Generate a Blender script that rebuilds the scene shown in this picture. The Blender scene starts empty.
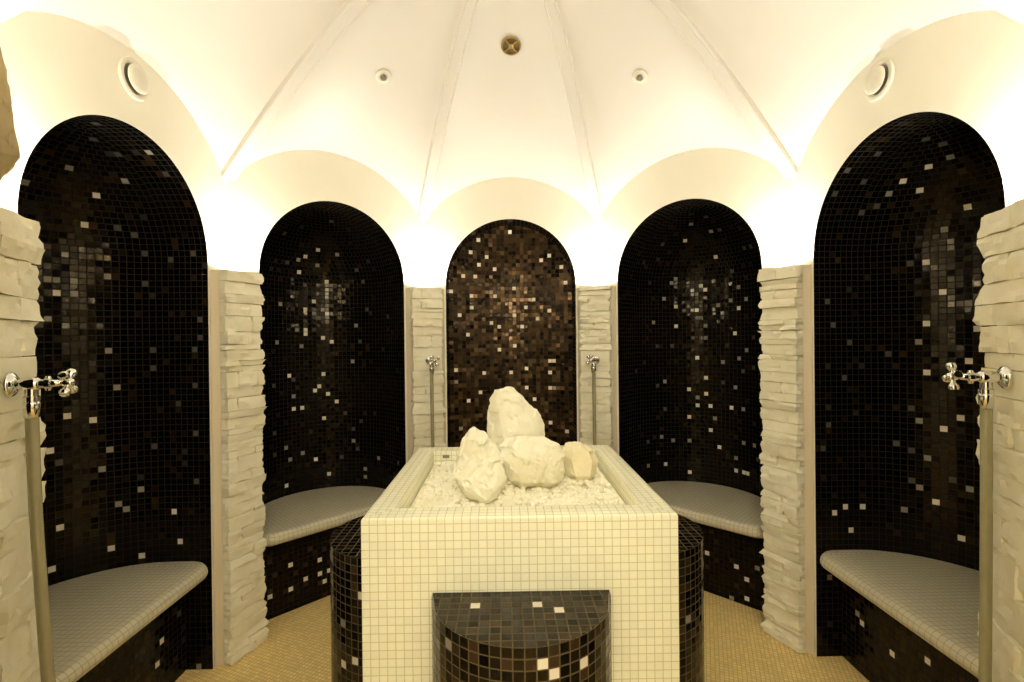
import bpy, bmesh, math, random
from math import sin, cos, pi, sqrt, radians, asin, atan2, floor
from mathutils import Vector, Matrix, noise
C = bpy.context.scene.collection
SC = bpy.context.scene
Z = Vector((0, 0, 1))

# ------------------------------------------------------------------ place
A = 1.40          # apothem of the octagon
HV = A * math.tan(radians(22.5))      # half side
W = 0.4306        # half width of an alcove opening
ZS = 1.867        # springing height of the arches
R = 0.7085        # radius of the vault arcs over the walls
APEX = 3.17
JD = 0.18         # straight jamb depth of an alcove
T = 0.0276        # pitch of the dark mosaic
TWH = 0.0235      # pitch of the pale mosaics
CAM = (-0.0441, -1.7969, 1.5012)


def nt(deg):
    a = radians(deg)
    return Vector((sin(a), cos(a), 0)), Vector((cos(a), -sin(a), 0))


def loc(deg, s, l, z):
    """point s outward along the axis, l along the tangent"""
    n, t = nt(deg)
    return n * s + t * l + Z * z


# ------------------------------------------------------------------ helpers
def link(name, me, mat=None, parent=None, smooth=False):
    o = bpy.data.objects.new(name, me)
    C.objects.link(o)
    if mat is not None:
        for m in (mat if isinstance(mat, (list, tuple)) else [mat]):
            me.materials.append(m)
    if smooth:
        for p in me.polygons:
            p.use_smooth = True
    if parent is not None:
        o.parent = parent
        o.matrix_parent_inverse = parent.matrix_world.inverted() if False else Matrix.Translation(-Vector(parent.location))
    return o


def obj(name, bm, mat=None, parent=None, smooth=False, fix=True):
    if fix:
        bmesh.ops.recalc_face_normals(bm, faces=bm.faces)
    me = bpy.data.meshes.new(name)
    bm.to_mesh(me)
    bm.free()
    return link(name, me, mat, parent, smooth)


def tag(o, label=None, cat=None, group=None, kind=None):
    if label: o['label'] = label
    if cat: o['category'] = cat
    if group: o['group'] = group
    if kind: o['kind'] = kind
    return o


def thing(name, label, cat, at, group=None):
    o = bpy.data.objects.new(name, None)
    o.empty_display_size = 0.05
    C.objects.link(o)
    o.location = at
    return tag(o, label, cat, group)


def autosmooth(o, deg=35):
    me = o.data
    for p in me.polygons:
        p.use_smooth = True
    bm = bmesh.new(); bm.from_mesh(me)
    for e in bm.edges:
        if len(e.link_faces) == 2:
            e.smooth = e.calc_face_angle(0) < radians(deg)
    bm.to_mesh(me); bm.free()


def frame_to(axis):
    z = Vector(axis).normalized()
    x = z.orthogonal().normalized()
    if abs(z.z) < 0.9:
        x = Z.cross(z).normalized()
    y = z.cross(x)
    return x, y, z


def add_lathe(bm, at, axis, prof, n=20, sx=1.0):
    """prof: list of (radius, height along axis)"""
    x, y, z = frame_to(axis); at = Vector(at)
    rings = []
    for r, h in prof:
        if r < 1e-6:
            rings.append([bm.verts.new(at + z * h)])
        else:
            rings.append([bm.verts.new(at + z * h + (x * cos(2 * pi * k / n) * sx + y * sin(2 * pi * k / n)) * r) for k in range(n)])
    for a, b in zip(rings, rings[1:]):
        for k in range(n):
            k2 = (k + 1) % n
            if len(a) == 1 and len(b) == 1: continue
            if len(a) == 1: bm.faces.new((a[0], b[k], b[k2]))
            elif len(b) == 1: bm.faces.new((a[k], a[k2], b[0]))
            else: bm.faces.new((a[k], a[k2], b[k2], b[k]))
    return rings


def add_tube(bm, pts, rad, n=12, cap=True):
    pts = [Vector(p) for p in pts]
    rings = []
    ref = None
    for i, p in enumerate(pts):
        d = (pts[min(i + 1, len(pts) - 1)] - pts[max(i - 1, 0)]).normalized()
        if ref is None:
            x = d.orthogonal().normalized()
        else:
            x = (ref - d * ref.dot(d)).normalized()
        ref = x
        y = d.cross(x)
        r = rad(i / (len(pts) - 1)) if callable(rad) else rad
        rings.append([bm.verts.new(p + (x * cos(2 * pi * k / n) + y * sin(2 * pi * k / n)) * r) for k in range(n)])
    for a, b in zip(rings, rings[1:]):
        for k in range(n):
            k2 = (k + 1) % n
            bm.faces.new((a[k], a[k2], b[k2], b[k]))
    if cap:
        bm.faces.new(rings[0][::-1]); bm.faces.new(rings[-1])


def add_prism(bm, poly, z0, z1):
    a = [bm.verts.new((p[0], p[1], z0)) for p in poly]
    b = [bm.verts.new((p[0], p[1], z1)) for p in poly]
    n = len(poly)
    for k in range(n):
        k2 = (k + 1) % n
        bm.faces.new((a[k], a[k2], b[k2], b[k]))
    bm.faces.new(a[::-1]); bm.faces.new(b)


def smoothpath(pts, n=8):
    """Catmull-Rom"""
    pts = [Vector(p) for p in pts]
    out = []
    for i in range(len(pts) - 1):
        p0 = pts[max(i - 1, 0)]; p1 = pts[i]; p2 = pts[i + 1]; p3 = pts[min(i + 2, len(pts) - 1)]
        for k in range(n):
            t = k / n
            out.append(0.5 * ((2 * p1) + (p2 - p0) * t + (2 * p0 - 5 * p1 + 4 * p2 - p3) * t * t + (3 * p1 - p0 - 3 * p2 + p3) * t ** 3))
    out.append(pts[-1])
    return out


# ------------------------------------------------------------------ materials
def mat(name):
    m = bpy.data.materials.new(name)
    m.use_nodes = True
    nt_ = m.node_tree
    return m, nt_.nodes, nt_.links, nt_.nodes['Principled BSDF']


def mth(N, L, op, a, b=None, c=None):
    n = N.new('ShaderNodeMath'); n.operation = op
    for i, v in enumerate((a, b, c)):
        if v is None: continue
        if isinstance(v, (int, float)): n.inputs[i].default_value = v
        else: L.new(v, n.inputs[i])
    return n.outputs[0]


def ramp(N, L, fac, stops):
    r = N.new('ShaderNodeValToRGB')
    e = r.color_ramp.elements
    while len(e) < len(stops): e.new(0.5)
    for el, (p, c) in zip(e, stops):
        el.position = p; el.color = (*c, 1)
    L.new(fac, r.inputs[0])
    return r.outputs[0]


def noise_tex(N, L, scale, detail=4, rough=0.55, vec=None):
    t = N.new('ShaderNodeTexNoise')
    t.inputs['Scale'].default_value = scale; t.inputs['Detail'].default_value = detail
    t.inputs['Roughness'].default_value = rough
    if vec is None:
        g = N.new('ShaderNodeNewGeometry'); vec = g.outputs['Position']
    L.new(vec, t.inputs['Vector'])
    return t.outputs['Fac']


def bump(N, L, h, strength, dist, normal=None):
    b = N.new('ShaderNodeBump')
    b.inputs['Strength'].default_value = strength; b.inputs['Distance'].default_value = dist
    L.new(h, b.inputs['Height'])
    if normal is not None: L.new(normal, b.inputs['Normal'])
    return b.outputs['Normal']


def mix(N, L, fac, a, b):
    m = N.new('ShaderNodeMix'); m.data_type = 'RGBA'
    if isinstance(fac, (int, float)): m.inputs[0].default_value = fac
    else: L.new(fac, m.inputs[0])
    for i, v in ((6, a), (7, b)):
        if isinstance(v, tuple): m.inputs[i].default_value = (*v, 1)
        else: L.new(v, m.inputs[i])
    return m.outputs[2]


def grout_mask(N, L, u, v, g):
    """1 inside the tile, 0 in the joint; u, v already in tile units; g = half joint in tile units"""
    du = mth(N, L, 'SUBTRACT', 0.5, mth(N, L, 'ABSOLUTE', mth(N, L, 'SUBTRACT', mth(N, L, 'FRACT', u), 0.5)))
    dv = mth(N, L, 'SUBTRACT', 0.5, mth(N, L, 'ABSOLUTE', mth(N, L, 'SUBTRACT', mth(N, L, 'FRACT', v), 0.5)))
    d = mth(N, L, 'MINIMUM', du, dv)
    mr = N.new('ShaderNodeMapRange'); mr.interpolation_type = 'SMOOTHSTEP'
    mr.inputs['From Min'].default_value = g * 0.6; mr.inputs['From Max'].default_value = g * 1.5
    L.new(d, mr.inputs['Value'])
    return mr.outputs[0]


def uv_split(N, L):
    t = N.new('ShaderNodeUVMap'); t.uv_map = 'UVMap'
    s = N.new('ShaderNodeSeparateXYZ'); L.new(t.outputs[0], s.inputs[0])
    return s.outputs[0], s.outputs[1]


def plain_tiles(name, col, grout, rough, var=0.06, g=0.05, pitch=TWH, bmp=0.5):
    """even mosaic; UVs in metres"""
    m, N, L, P = mat(name)
    u, v = uv_split(N, L)
    u = mth(N, L, 'DIVIDE', u, pitch); v = mth(N, L, 'DIVIDE', v, pitch)
    k = grout_mask(N, L, u, v, g)
    cv = N.new('ShaderNodeCombineXYZ')
    L.new(mth(N, L, 'FLOOR', u), cv.inputs[0]); L.new(mth(N, L, 'FLOOR', v), cv.inputs[1])
    wn = N.new('ShaderNodeTexWhiteNoise'); wn.noise_dimensions = '2D'; L.new(cv.outputs[0], wn.inputs['Vector'])
    lo = tuple(c * (1 - var) for c in col); hi = tuple(min(1, c * (1 + var)) for c in col)
    tc = mix(N, L, wn.outputs['Value'], lo, hi)
    L.new(mix(N, L, k, grout, tc), P.inputs['Base Color'])
    L.new(mth(N, L, 'SUBTRACT', 0.8, mth(N, L, 'MULTIPLY', k, 0.8 - rough)), P.inputs['Roughness'])
    L.new(bump(N, L, k, bmp, 0.0012), P.inputs['Normal'])
    return m


def dark_tiles(name='dark glass mosaic', grout=(0.009, 0.007, 0.005), spec=0.18, metal=0.0, rough=0.13):
    """mosaic built tile by tile: colour and tilt per face, UV 0..1 inside each tile"""
    m, N, L, P = mat(name)
    
    u, v = uv_split(N, L)
    k = grout_mask(N, L, u, v, 0.055)
    a = N.new('ShaderNodeAttribute'); a.attribute_name = 'tile_color'
    L.new(mix(N, L, k, grout, a.outputs['Color']), P.inputs['Base Color'])
    L.new(mth(N, L, 'SUBTRACT', 0.75, mth(N, L, 'MULTIPLY', k, 0.75 - rough)), P.inputs['Roughness'])
    P.inputs['Specular IOR Level'].default_value = spec
    P.inputs['Specular Tint'].default_value = (1.0, 0.84, 0.62, 1)
    if metal > 0: L.new(mth(N, L, 'MULTIPLY', a.outputs['Alpha'], metal), P.inputs['Metallic'])
    tl = N.new('ShaderNodeAttribute'); tl.attribute_name = 'tilt'
    g = N.new('ShaderNodeNewGeometry')
    ad = N.new('ShaderNodeVectorMath'); ad.operation = 'ADD'
    L.new(g.outputs['Normal'], ad.inputs[0]); L.new(tl.outputs['Vector'], ad.inputs[1])
    no = N.new('ShaderNodeVectorMath'); no.operation = 'NORMALIZE'; L.new(ad.outputs[0], no.inputs[0])
    L.new(bump(N, L, k, 0.4, 0.001, no.outputs[0]), P.inputs['Normal'])
    return m


def plaster(name, col, rough, bscale=9.0, bs=0.08, spec=0.5):
    m, N, L, P = mat(name)
    f = noise_tex(N, L, 3.0, 5)
    L.new(ramp(N, L, f, [(0.3, tuple(c * 0.96 for c in col)), (0.7, col)]), P.inputs['Base Color'])
    P.inputs['Roughness'].default_value = rough
    P.inputs['Specular IOR Level'].default_value = spec
    L.new(bump(N, L, noise_tex(N, L, bscale, 3), bs, 0.01), P.inputs['Normal'])
    return m


def stone_mat(name, a, b, vein, stain=0.0):
    m, N, L, P = mat(name)
    f = noise_tex(N, L, 7, 6, 0.6)
    c = ramp(N, L, f, [(0.30, a), (0.70, b)])
    v = noise_tex(N, L, 2.4, 5, 0.6)
    vm = ramp(N, L, v, [(0.52, (0, 0, 0)), (0.72, (1, 1, 1))])
    bw = N.new('ShaderNodeRGBToBW'); L.new(vm, bw.inputs[0])
    c = mix(N, L, mth(N, L, 'MULTIPLY', bw.outputs[0], stain), c, vein)
    L.new(c, P.inputs['Base Color'])
    P.inputs['Roughness'].default_value = 0.75
    P.inputs['Specular IOR Level'].default_value = 0.3
    L.new(bump(N, L, noise_tex(N, L, 38, 6, 0.65), 0.45, 0.006), P.inputs['Normal'])
    return m


def metal(name, col, rough):
    m, N, L, P = mat(name)
    P.inputs['Base Color'].default_value = (*col, 1)
    P.inputs['Metallic'].default_value = 1
    L.new(ramp(N, L, noise_tex(N, L, 60, 2), [(0.3, (rough,) * 3), (0.7, (rough * 1.4,) * 3)]), P.inputs['Roughness'])
    return m


def simple(name, col, rough, spec=0.5):
    m, N, L, P = mat(name)
    L.new(ramp(N, L, noise_tex(N, L, 25, 3), [(0.3, tuple(c * 0.9 for c in col)), (0.7, col)]), P.inputs['Base Color'])
    P.inputs['Roughness'].default_value = rough
    P.inputs['Specular IOR Level'].default_value = spec
    return m


M_CEIL = plaster('cream vault paint', (0.73, 0.70, 0.645), 0.42, bs=0.10)
M_WALL = plaster('cream wall plaster', (0.90, 0.86, 0.74), 0.55)
M_STONE = stone_mat('split quartzite', (0.80, 0.76, 0.58), (0.90, 0.87, 0.72), (0.72, 0.58, 0.32), 0.35)
M_CORE = plaster('pillar core plaster', (0.78, 0.68, 0.50), 0.6)
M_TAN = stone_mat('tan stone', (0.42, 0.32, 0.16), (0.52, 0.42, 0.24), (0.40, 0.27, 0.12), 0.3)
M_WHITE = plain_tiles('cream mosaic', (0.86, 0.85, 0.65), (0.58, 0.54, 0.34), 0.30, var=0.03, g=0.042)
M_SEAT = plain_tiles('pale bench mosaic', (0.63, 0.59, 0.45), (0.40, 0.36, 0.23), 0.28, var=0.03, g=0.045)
M_FLOOR = plain_tiles('yellow floor mosaic', (0.93, 0.72, 0.31), (0.70, 0.50, 0.19), 0.45, var=0.10, g=0.09, pitch=0.0185)
M_DARK = dark_tiles()
M_DARK2 = dark_tiles('dark glass mosaic with tan joints', (0.085, 0.066, 0.034), 0.25)
M_GOLD = dark_tiles('bronze flecked glass mosaic', (0.012, 0.009, 0.006), 0.4, 0.55, 0.24)
M_CHROME = metal('chrome', (0.80, 0.79, 0.76), 0.08)
M_BRASS = metal('brass', (0.55, 0.40, 0.16), 0.3)
M_HOSE = simple('olive grey hose', (0.36, 0.33, 0.20), 0.14, 0.8)
M_PLAST = simple('white plastic', (0.82, 0.78, 0.66), 0.4)
M_GREY = simple('grey sensor glass', (0.22, 0.20, 0.16), 0.3)
M_SLOT = simple('dark slot', (0.25, 0.22, 0.15), 0.7)
M_ROCK = stone_mat('white quartz rock', (0.80, 0.76, 0.56), (0.92, 0.90, 0.76), (0.72, 0.60, 0.30), 0.55)
M_ROCK2 = stone_mat('honey quartz rock', (0.82, 0.75, 0.50), (0.90, 0.84, 0.62), (0.76, 0.62, 0.32), 0.4)
M_PEB = stone_mat('white pebbles', (0.80, 0.76, 0.56), (0.93, 0.91, 0.76), (0.76, 0.66, 0.40), 0.3)


# ------------------------------------------------------------------ tile-by-tile mosaics
class Tiles:
    """collects tile quads with a colour and a tilt each"""
    def __init__(self, seed, light=0.006, brown=0.10, rich=1.0):
        self.rich = rich
        self.v, self.f, self.uv, self.col, self.tilt = [], [], [], [], []
        self.rng = random.Random(seed); self.light = light; self.brown = brown

    def tone(self, t=None):
        r = self.rng
        if t is None:
            x = r.random()
            if x < self.light: t = r.choice((0.18, 0.30, 0.5))
            elif x < self.light + self.brown:
                k = r.uniform(0.4, 1.6) * self.rich
                return (0.027 * k, 0.0158 * k, 0.0075 * k)
            else:
                k = r.uniform(0.4, 1.3)
                return (0.0040 * k, 0.0033 * k, 0.0023 * k)
        return (t, t * 0.93, t * 0.78)

    def quad(self, p, t=None, uv=((0, 0), (1, 0), (1, 1), (0, 1)), j=0.035):
        i = len(self.v)
        self.v += [tuple(q) for q in p]
        self.f.append(tuple(range(i, i + len(p))))
        self.uv += list(uv)
        self.col.append((*self.tone(t), 1.0 if t is None else 0.0))   # alpha 1: metallic fleck, 0: opaque light tile
        r = self.rng
        self.tilt.append((r.gauss(0, j), r.gauss(0, j), r.gauss(0, j)))

    def patch(self, P, n_u, n_v, lights=None):
        """P(a, b) with a, b in 0..1; tile lights[(i, j)] gets that tone"""
        for i in range(n_u):
            for j in range(n_v):
                self.quad((P(i / n_u, j / n_v), P((i + 1) / n_u, j / n_v), P((i + 1) / n_u, (j + 1) / n_v), P(i / n_u, (j + 1) / n_v)),
                          (lights or {}).get((i, j)))

    def build(self, name, parent=None, flip=False, mt=None):
        me = bpy.data.meshes.new(name)
        f = [x[::-1] for x in self.f] if flip else self.f
        me.from_pydata(self.v, [], f)
        uvl = me.uv_layers.new(name='UVMap')
        uv = []
        k = 0
        for x in self.f:
            q = self.uv[k:k + len(x)]; k += len(x)
            uv += q[::-1] if flip else q
        uvl.data.foreach_set('uv', [c for q in uv for c in q])
        a = me.attributes.new('tile_color', 'FLOAT_COLOR', 'FACE'); a.data.foreach_set('color', [c for q in self.col for c in q])
        b = me.attributes.new('tilt', 'FLOAT_VECTOR', 'FACE'); b.data.foreach_set('vector', [c for q in self.tilt for c in q])
        return link(name, me, mt or M_DARK, parent)


NU_J = round(JD / T)                  # tiles across a jamb
NU_A = round(pi * W / T)              # tiles round the apse
NV = round(ZS / T)                    # tiles up to the springing
NE = round(pi * W / 2 / T)            # rings of the half dome


def niche_uv(i, side=0):
    pass


def niche_point(deg, u):
    """plan point (s, l) of the lining at tile column u (float)"""
    if u < NU_J:
        return (A + JD * u / NU_J, -W)
    if u <= NU_J + NU_A:
        a = pi * (u - NU_J) / NU_A
        return (A + JD + W * sin(a), -W * cos(a))
    return (A + JD * (1 - (u - NU_J - NU_A) / NU_J), W)


def niche(deg, parent, lights, seed, light=0.0, brown=0.14, rich=1.0):
    tl = Tiles(seed, light, brown, rich)
    n = 2 * NU_J + NU_A
    for u in range(n):
        a = niche_point(deg, u); b = niche_point(deg, u + 1)
        for v in range(NV):
            z0, z1 = ZS * v / NV, ZS * (v + 1) / NV
            tl.quad((loc(deg, *a, z0), loc(deg, *b, z0), loc(deg, *b, z1), loc(deg, *a, z1)), lights.get(('w', u, v)))
    # soffit of the arch
    for k in range(NU_A):
        a0, a1 = pi * k / NU_A, pi * (k + 1) / NU_A
        for q in range(NU_J):
            s0, s1 = A + JD * q / NU_J, A + JD * (q + 1) / NU_J
            f = lambda s, a: loc(deg, s, -W * cos(a), ZS + W * sin(a))
            tl.quad((f(s0, a0), f(s1, a0), f(s1, a1), f(s0, a1)), lights.get(('s', k, q)))
    # half dome, laid in rings
    for e in range(NE):
        e0, e1 = pi / 2 * e / NE, pi / 2 * (e + 1) / NE
        m = max(3, round(NU_A * cos((e0 + e1) / 2)))
        for k in range(m):
            a0, a1 = pi * k / m, pi * (k + 1) / m
            f = lambda a, e_: loc(deg, A + JD + W * sin(a) * cos(e_), -W * cos(a) * cos(e_), ZS + W * sin(e_))
            tl.quad((f(a0, e0), f(a1, e0), f(a1, e1), f(a0, e1)), lights.get(('d', k, e)))
    return tl.build('alcove', parent, mt=M_GOLD if deg == 0 else None)


def shallow_niche(deg, parent, lights, seed):
    """the central alcove: dark reveal and a gently hollowed back wall with an even grid"""
    tl = Tiles(seed, 0.0, 0.96, 1.0)
    dd = 0.12
    nc, nr = round(2 * W / T), round((ZS + W) / T)
    def P(l, z):
        dz = max(z - ZS, 0)
        rho = math.hypot(l, dz)
        if rho > W:
            l *= W / rho; z = min(z, ZS) + dz * W / rho; rho = W
        return loc(deg, A + JD + dd * (1 - (rho / W) ** 2), l, z)
    for i in range(nc):
        for j in range(nr):
            l0, l1 = -W + 2 * W * i / nc, -W + 2 * W * (i + 1) / nc
            z0, z1 = (ZS + W) * j / nr, (ZS + W) * (j + 1) / nr
            if math.hypot(min(abs(l0), abs(l1)), max(z0 - ZS, 0)) > W - 1e-4: continue
            c = P((l0 + l1) / 2, (z0 + z1) / 2)
            tl.rich = 1.9 * (0.45 + 1.1 * max(0, 0.5 + 0.9 * noise.noise(c * 6.5))) * 1.8 ** tl.rng.gauss(0, 1)
            t_ = lights.get(('b', i, j))
            tl.quad((P(l0, z0), P(l1, z0), P(l1, z1), P(l0, z1)), t_ and min(0.95, t_ * 1.3), j=0.05)
    tl.rich, tl.brown = 0.6, 0.05
    for side in (-1, 1):
        for v in range(NV):
            for q in range(NU_J):
                s0, s1 = A + JD * q / NU_J, A + JD * (q + 1) / NU_J
                if side > 0: s0, s1 = s1, s0
                z0, z1 = ZS * v / NV, ZS * (v + 1) / NV
                tl.quad((loc(deg, s0, side * W, z0), loc(deg, s1, side * W, z0), loc(deg, s1, side * W, z1), loc(deg, s0, side * W, z1)))
    for k in range(NU_A):
        a0, a1 = pi * k / NU_A, pi * (k + 1) / NU_A
        for q in range(NU_J):
            s0, s1 = A + JD * q / NU_J, A + JD * (q + 1) / NU_J
            f = lambda s, a: loc(deg, s, -W * cos(a), ZS + W * sin(a))
            tl.quad((f(s0, a0), f(s1, a0), f(s1, a1), f(s0, a1)))
    return tl.build('alcove', parent, mt=M_GOLD)


# light tiles: (zone, column, row) -> tone; weaker light is painted in as darker tones
LIGHTS = {-90:{('s',7,0):0.075, ('d',21,14):0.27, ('d',23,10):0.27, ('s',0,0):0.27, ('d',31,10):0.72, ('d',35,5):0.72, ('d',18,18):0.075, 
    ('s',30,2):0.27, ('s',34,2):0.075, ('d',29,13):0.27, ('d',9,21):0.075, ('d',17,18):0.028, ('d',39,5):0.075, ('d',42,4):0.075, ('d',41,7):0.028, 
    ('s',30,4):0.028, ('s',23,4):0.075, ('d',45,1):0.075, ('s',48,6):0.075, ('w',47,65):0.27, ('w',52,64):0.075, ('w',53,62):0.028, ('w',41,62):0.85, 
    ('w',43,64):0.27, ('w',43,62):0.27, ('w',40,64):0.27, ('w',61,58):0.075, ('w',61,55):0.075, ('w',60,53):0.075, ('w',47,53):0.27, ('w',53,53):0.075, 
    ('w',53,50):0.075, ('w',48,47):0.27, ('w',60,47):0.075, ('w',62,67):0.028, ('s',47,2):0.075, ('w',42,43):0.72, ('w',45,42):0.72, ('w',57,44):0.075, 
    ('w',60,39):0.075, ('w',47,37):0.27, ('w',53,37):0.075, ('w',58,36):0.028, ('w',40,38):0.72, ('w',41,36):0.075, ('w',58,34):0.028, ('w',46,34):0.27, 
    ('w',51,32):0.028, ('w',51,30):0.27, ('w',60,31):0.075, ('w',48,28):0.27, ('w',49,27):0.27, ('w',56,26):0.72, ('w',41,26):0.72, ('w',57,21):0.72, 
    ('w',47,21):0.72, ('w',51,19):0.72, ('w',40,20):0.72, ('w',60,0):0.27},90:{('d',6,14):0.72, ('d',8,15):0.27, ('d',4,12):0.72, ('d',7,10):0.72, 
    ('d',3,10):0.27, ('s',12,5):0.075, ('s',14,1):0.075, ('d',2,8):0.075, ('d',0,7):0.075, ('s',17,4):0.075, ('d',2,20):0.075, ('d',5,18):0.075, 
    ('s',24,2):0.028, ('d',14,6):0.72, ('d',12,3):0.27, ('s',10,1):0.075, ('w',17,66):0.72, ('w',15,66):0.075, ('w',6,62):0.028, ('w',2,60):0.075, 
    ('w',3,56):0.075, ('w',6,53):0.075, ('w',19,61):0.85, ('w',22,59):0.27, ('w',17,56):0.72, ('w',23,55):0.72, ('w',16,53):0.27, ('w',12,51):0.075, 
    ('w',8,49):0.028, ('w',22,50):0.72, ('w',17,48):0.72, ('w',5,47):0.075, ('w',2,49):0.028, ('w',16,40):0.27, ('w',21,41):0.72, ('w',19,39):0.85, 
    ('w',15,42):0.075, ('w',13,36):0.075, ('w',15,35):0.075, ('w',17,34):0.27, ('w',15,30):0.075, ('w',16,29):0.27, ('w',18,27):0.72, ('w',14,25):0.27, 
    ('w',8,25):0.72, ('w',5,25):0.72, ('w',3,24):0.72, ('w',6,21):0.72, ('w',2,42):0.028, ('w',2,39):0.075, ('w',1,35):0.075, ('w',7,41):0.028, 
    ('w',22,30):0.27, ('w',20,31):0.075, ('w',21,22):0.72, ('w',2,13):0.27, ('w',2,5):0.028},-45:{('d',24,9):0.72, ('d',23,7):0.72, ('d',22,6):0.27, 
    ('d',27,5):0.27, ('d',24,3):0.72, ('d',29,8):0.27, ('d',37,4):0.075, ('d',31,1):0.72, ('d',13,18):0.075, ('d',12,12):0.075, ('d',40,1):0.075, 
    ('d',12,15):0.028, ('d',17,5):0.028, ('d',17,3):0.028, ('d',39,6):0.028, ('d',3,23):0.028, ('d',20,5):0.075, ('w',27,63):0.27, ('w',33,62):0.85, 
    ('w',35,64):0.72, ('w',38,61):0.72, ('w',37,62):0.27, ('w',30,62):0.075, ('w',33,57):0.85, ('w',31,57):0.27, ('w',33,56):0.85, ('w',37,55):0.85, 
    ('w',39,54):0.85, ('w',45,58):0.27, ('w',48,62):0.075, ('w',49,61):0.028, ('w',55,60):0.075, ('w',46,54):0.075, ('w',26,54):0.27, ('w',32,53):0.27, 
    ('w',57,56):0.028, ('w',44,49):0.27, ('w',37,46):0.72, ('w',29,46):0.72, ('w',36,43):0.72, ('w',35,42):0.72, ('w',38,41):0.72, ('w',30,41):0.27, 
    ('w',59,47):0.028, ('w',38,59):0.27, ('w',35,61):0.27, ('w',53,52):0.028, ('w',25,44):0.075, ('w',30,45):0.075, ('w',30,38):0.72, ('w',32,38):0.72, 
    ('w',37,35):0.72, ('w',40,39):0.72, ('w',42,36):0.075, ('w',46,34):0.075, ('w',44,32):0.075, ('w',44,29):0.27, ('w',45,27):0.075, ('w',25,33):0.075, 
    ('w',28,29):0.27, ('w',32,27):0.27, ('w',29,26):0.27, ('w',35,25):0.72, ('w',25,28):0.075, ('w',41,25):0.075, ('w',51,25):0.27, ('w',59,25):0.075, 
    ('w',38,21):0.72, ('w',47,22):0.27, ('w',47,20):0.27, ('w',28,20):0.72, ('w',50,36):0.028, ('w',59,33):0.028, ('w',34,32):0.028},45:{('d',11,11):0.72, 
    ('d',21,6):0.72, ('w',26,67):0.85, ('w',27,66):0.85, ('d',13,1):0.27, ('d',12,0):0.27, ('d',8,16):0.27, ('d',9,18):0.075, ('d',15,13):0.27, 
    ('d',17,13):0.075, ('d',6,10):0.075, ('d',7,6):0.028, ('d',3,5):0.028, ('d',26,2):0.075, ('w',35,66):0.27, ('d',24,12):0.028, ('d',4,20):0.028, 
    ('d',30,7):0.075, ('d',28,7):0.075, ('d',2,24):0.028, ('d',6,0):0.028, ('w',17,64):0.27, ('w',20,62):0.72, ('w',20,57):0.72, ('w',14,58):0.27, 
    ('w',25,61):0.85, ('w',33,63):0.27, ('w',35,61):0.72, ('w',34,55):0.72, ('w',37,63):0.27, ('w',27,57):0.27, ('w',30,62):0.27, ('w',27,54):0.27, 
    ('w',19,52):0.075, ('w',25,49):0.85, ('w',15,52):0.075, ('w',31,48):0.27, ('w',37,51):0.27, ('w',35,49):0.27, ('w',39,54):0.075, ('w',39,47):0.075, 
    ('w',36,46):0.075, ('w',27,44):0.72, ('w',17,43):0.27, ('w',15,42):0.075, ('w',23,41):0.72, ('w',27,40):0.72, ('w',34,42):0.27, ('w',11,48):0.028, 
    ('w',8,46):0.028, ('w',31,43):0.075, ('w',25,37):0.72, ('w',28,37):0.72, ('w',33,37):0.72, ('w',36,37):0.27, ('w',23,34):0.72, ('w',29,34):0.27, 
    ('w',28,31):0.72, ('w',17,36):0.075, ('w',16,29):0.27, ('w',19,28):0.27, ('w',23,28):0.27, ('w',12,28):0.075, ('w',15,25):0.075, ('w',30,27):0.72, 
    ('w',36,29):0.27, ('w',39,29):0.27, ('w',12,22):0.27, ('w',17,22):0.72, ('w',23,20):0.72, ('w',34,25):0.27, ('w',34,22):0.72, ('w',36,22):0.72, 
    ('w',37,22):0.72, ('w',40,26):0.075, ('w',39,34):0.028, ('w',5,32):0.028, ('w',25,39):0.27},0:{('b',15,81):0.72, ('b',7,79):0.72, ('b',5,76):0.72, 
    ('b',9,75):0.72, ('b',23,74):0.72, ('b',25,75):0.72, ('b',28,72):0.72, ('b',7,73):0.72, ('b',11,72):0.72, ('b',3,70):0.72, ('b',6,70):0.72, 
    ('b',29,68):0.72, ('b',16,67):0.72, ('b',0,66):0.72, ('b',5,65):0.72, ('b',11,65):0.72, ('b',10,66):0.27, ('b',21,64):0.72, ('b',19,62):0.72, 
    ('b',5,62):0.72, ('b',16,60):0.72, ('b',2,60):0.72, ('b',22,59):0.72, ('b',25,61):0.72, ('b',10,58):0.72, ('b',12,57):0.72, ('b',18,57):0.72, 
    ('b',4,55):0.72, ('b',12,51):0.72, ('b',16,52):0.72, ('b',25,48):0.72, ('b',26,48):0.72, ('b',31,48):0.72, ('b',19,46):0.72, ('b',15,45):0.72, 
    ('b',8,45):0.72, ('b',1,46):0.72, ('b',1,43):0.27, ('b',25,45):0.72, ('b',19,41):0.72, ('b',25,41):0.72, ('b',26,41):0.27, ('b',7,40):0.72, 
    ('b',4,38):0.72, ('b',21,38):0.72, ('b',2,31):0.27, ('b',25,32):0.72, ('b',29,30):0.72}}

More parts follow.
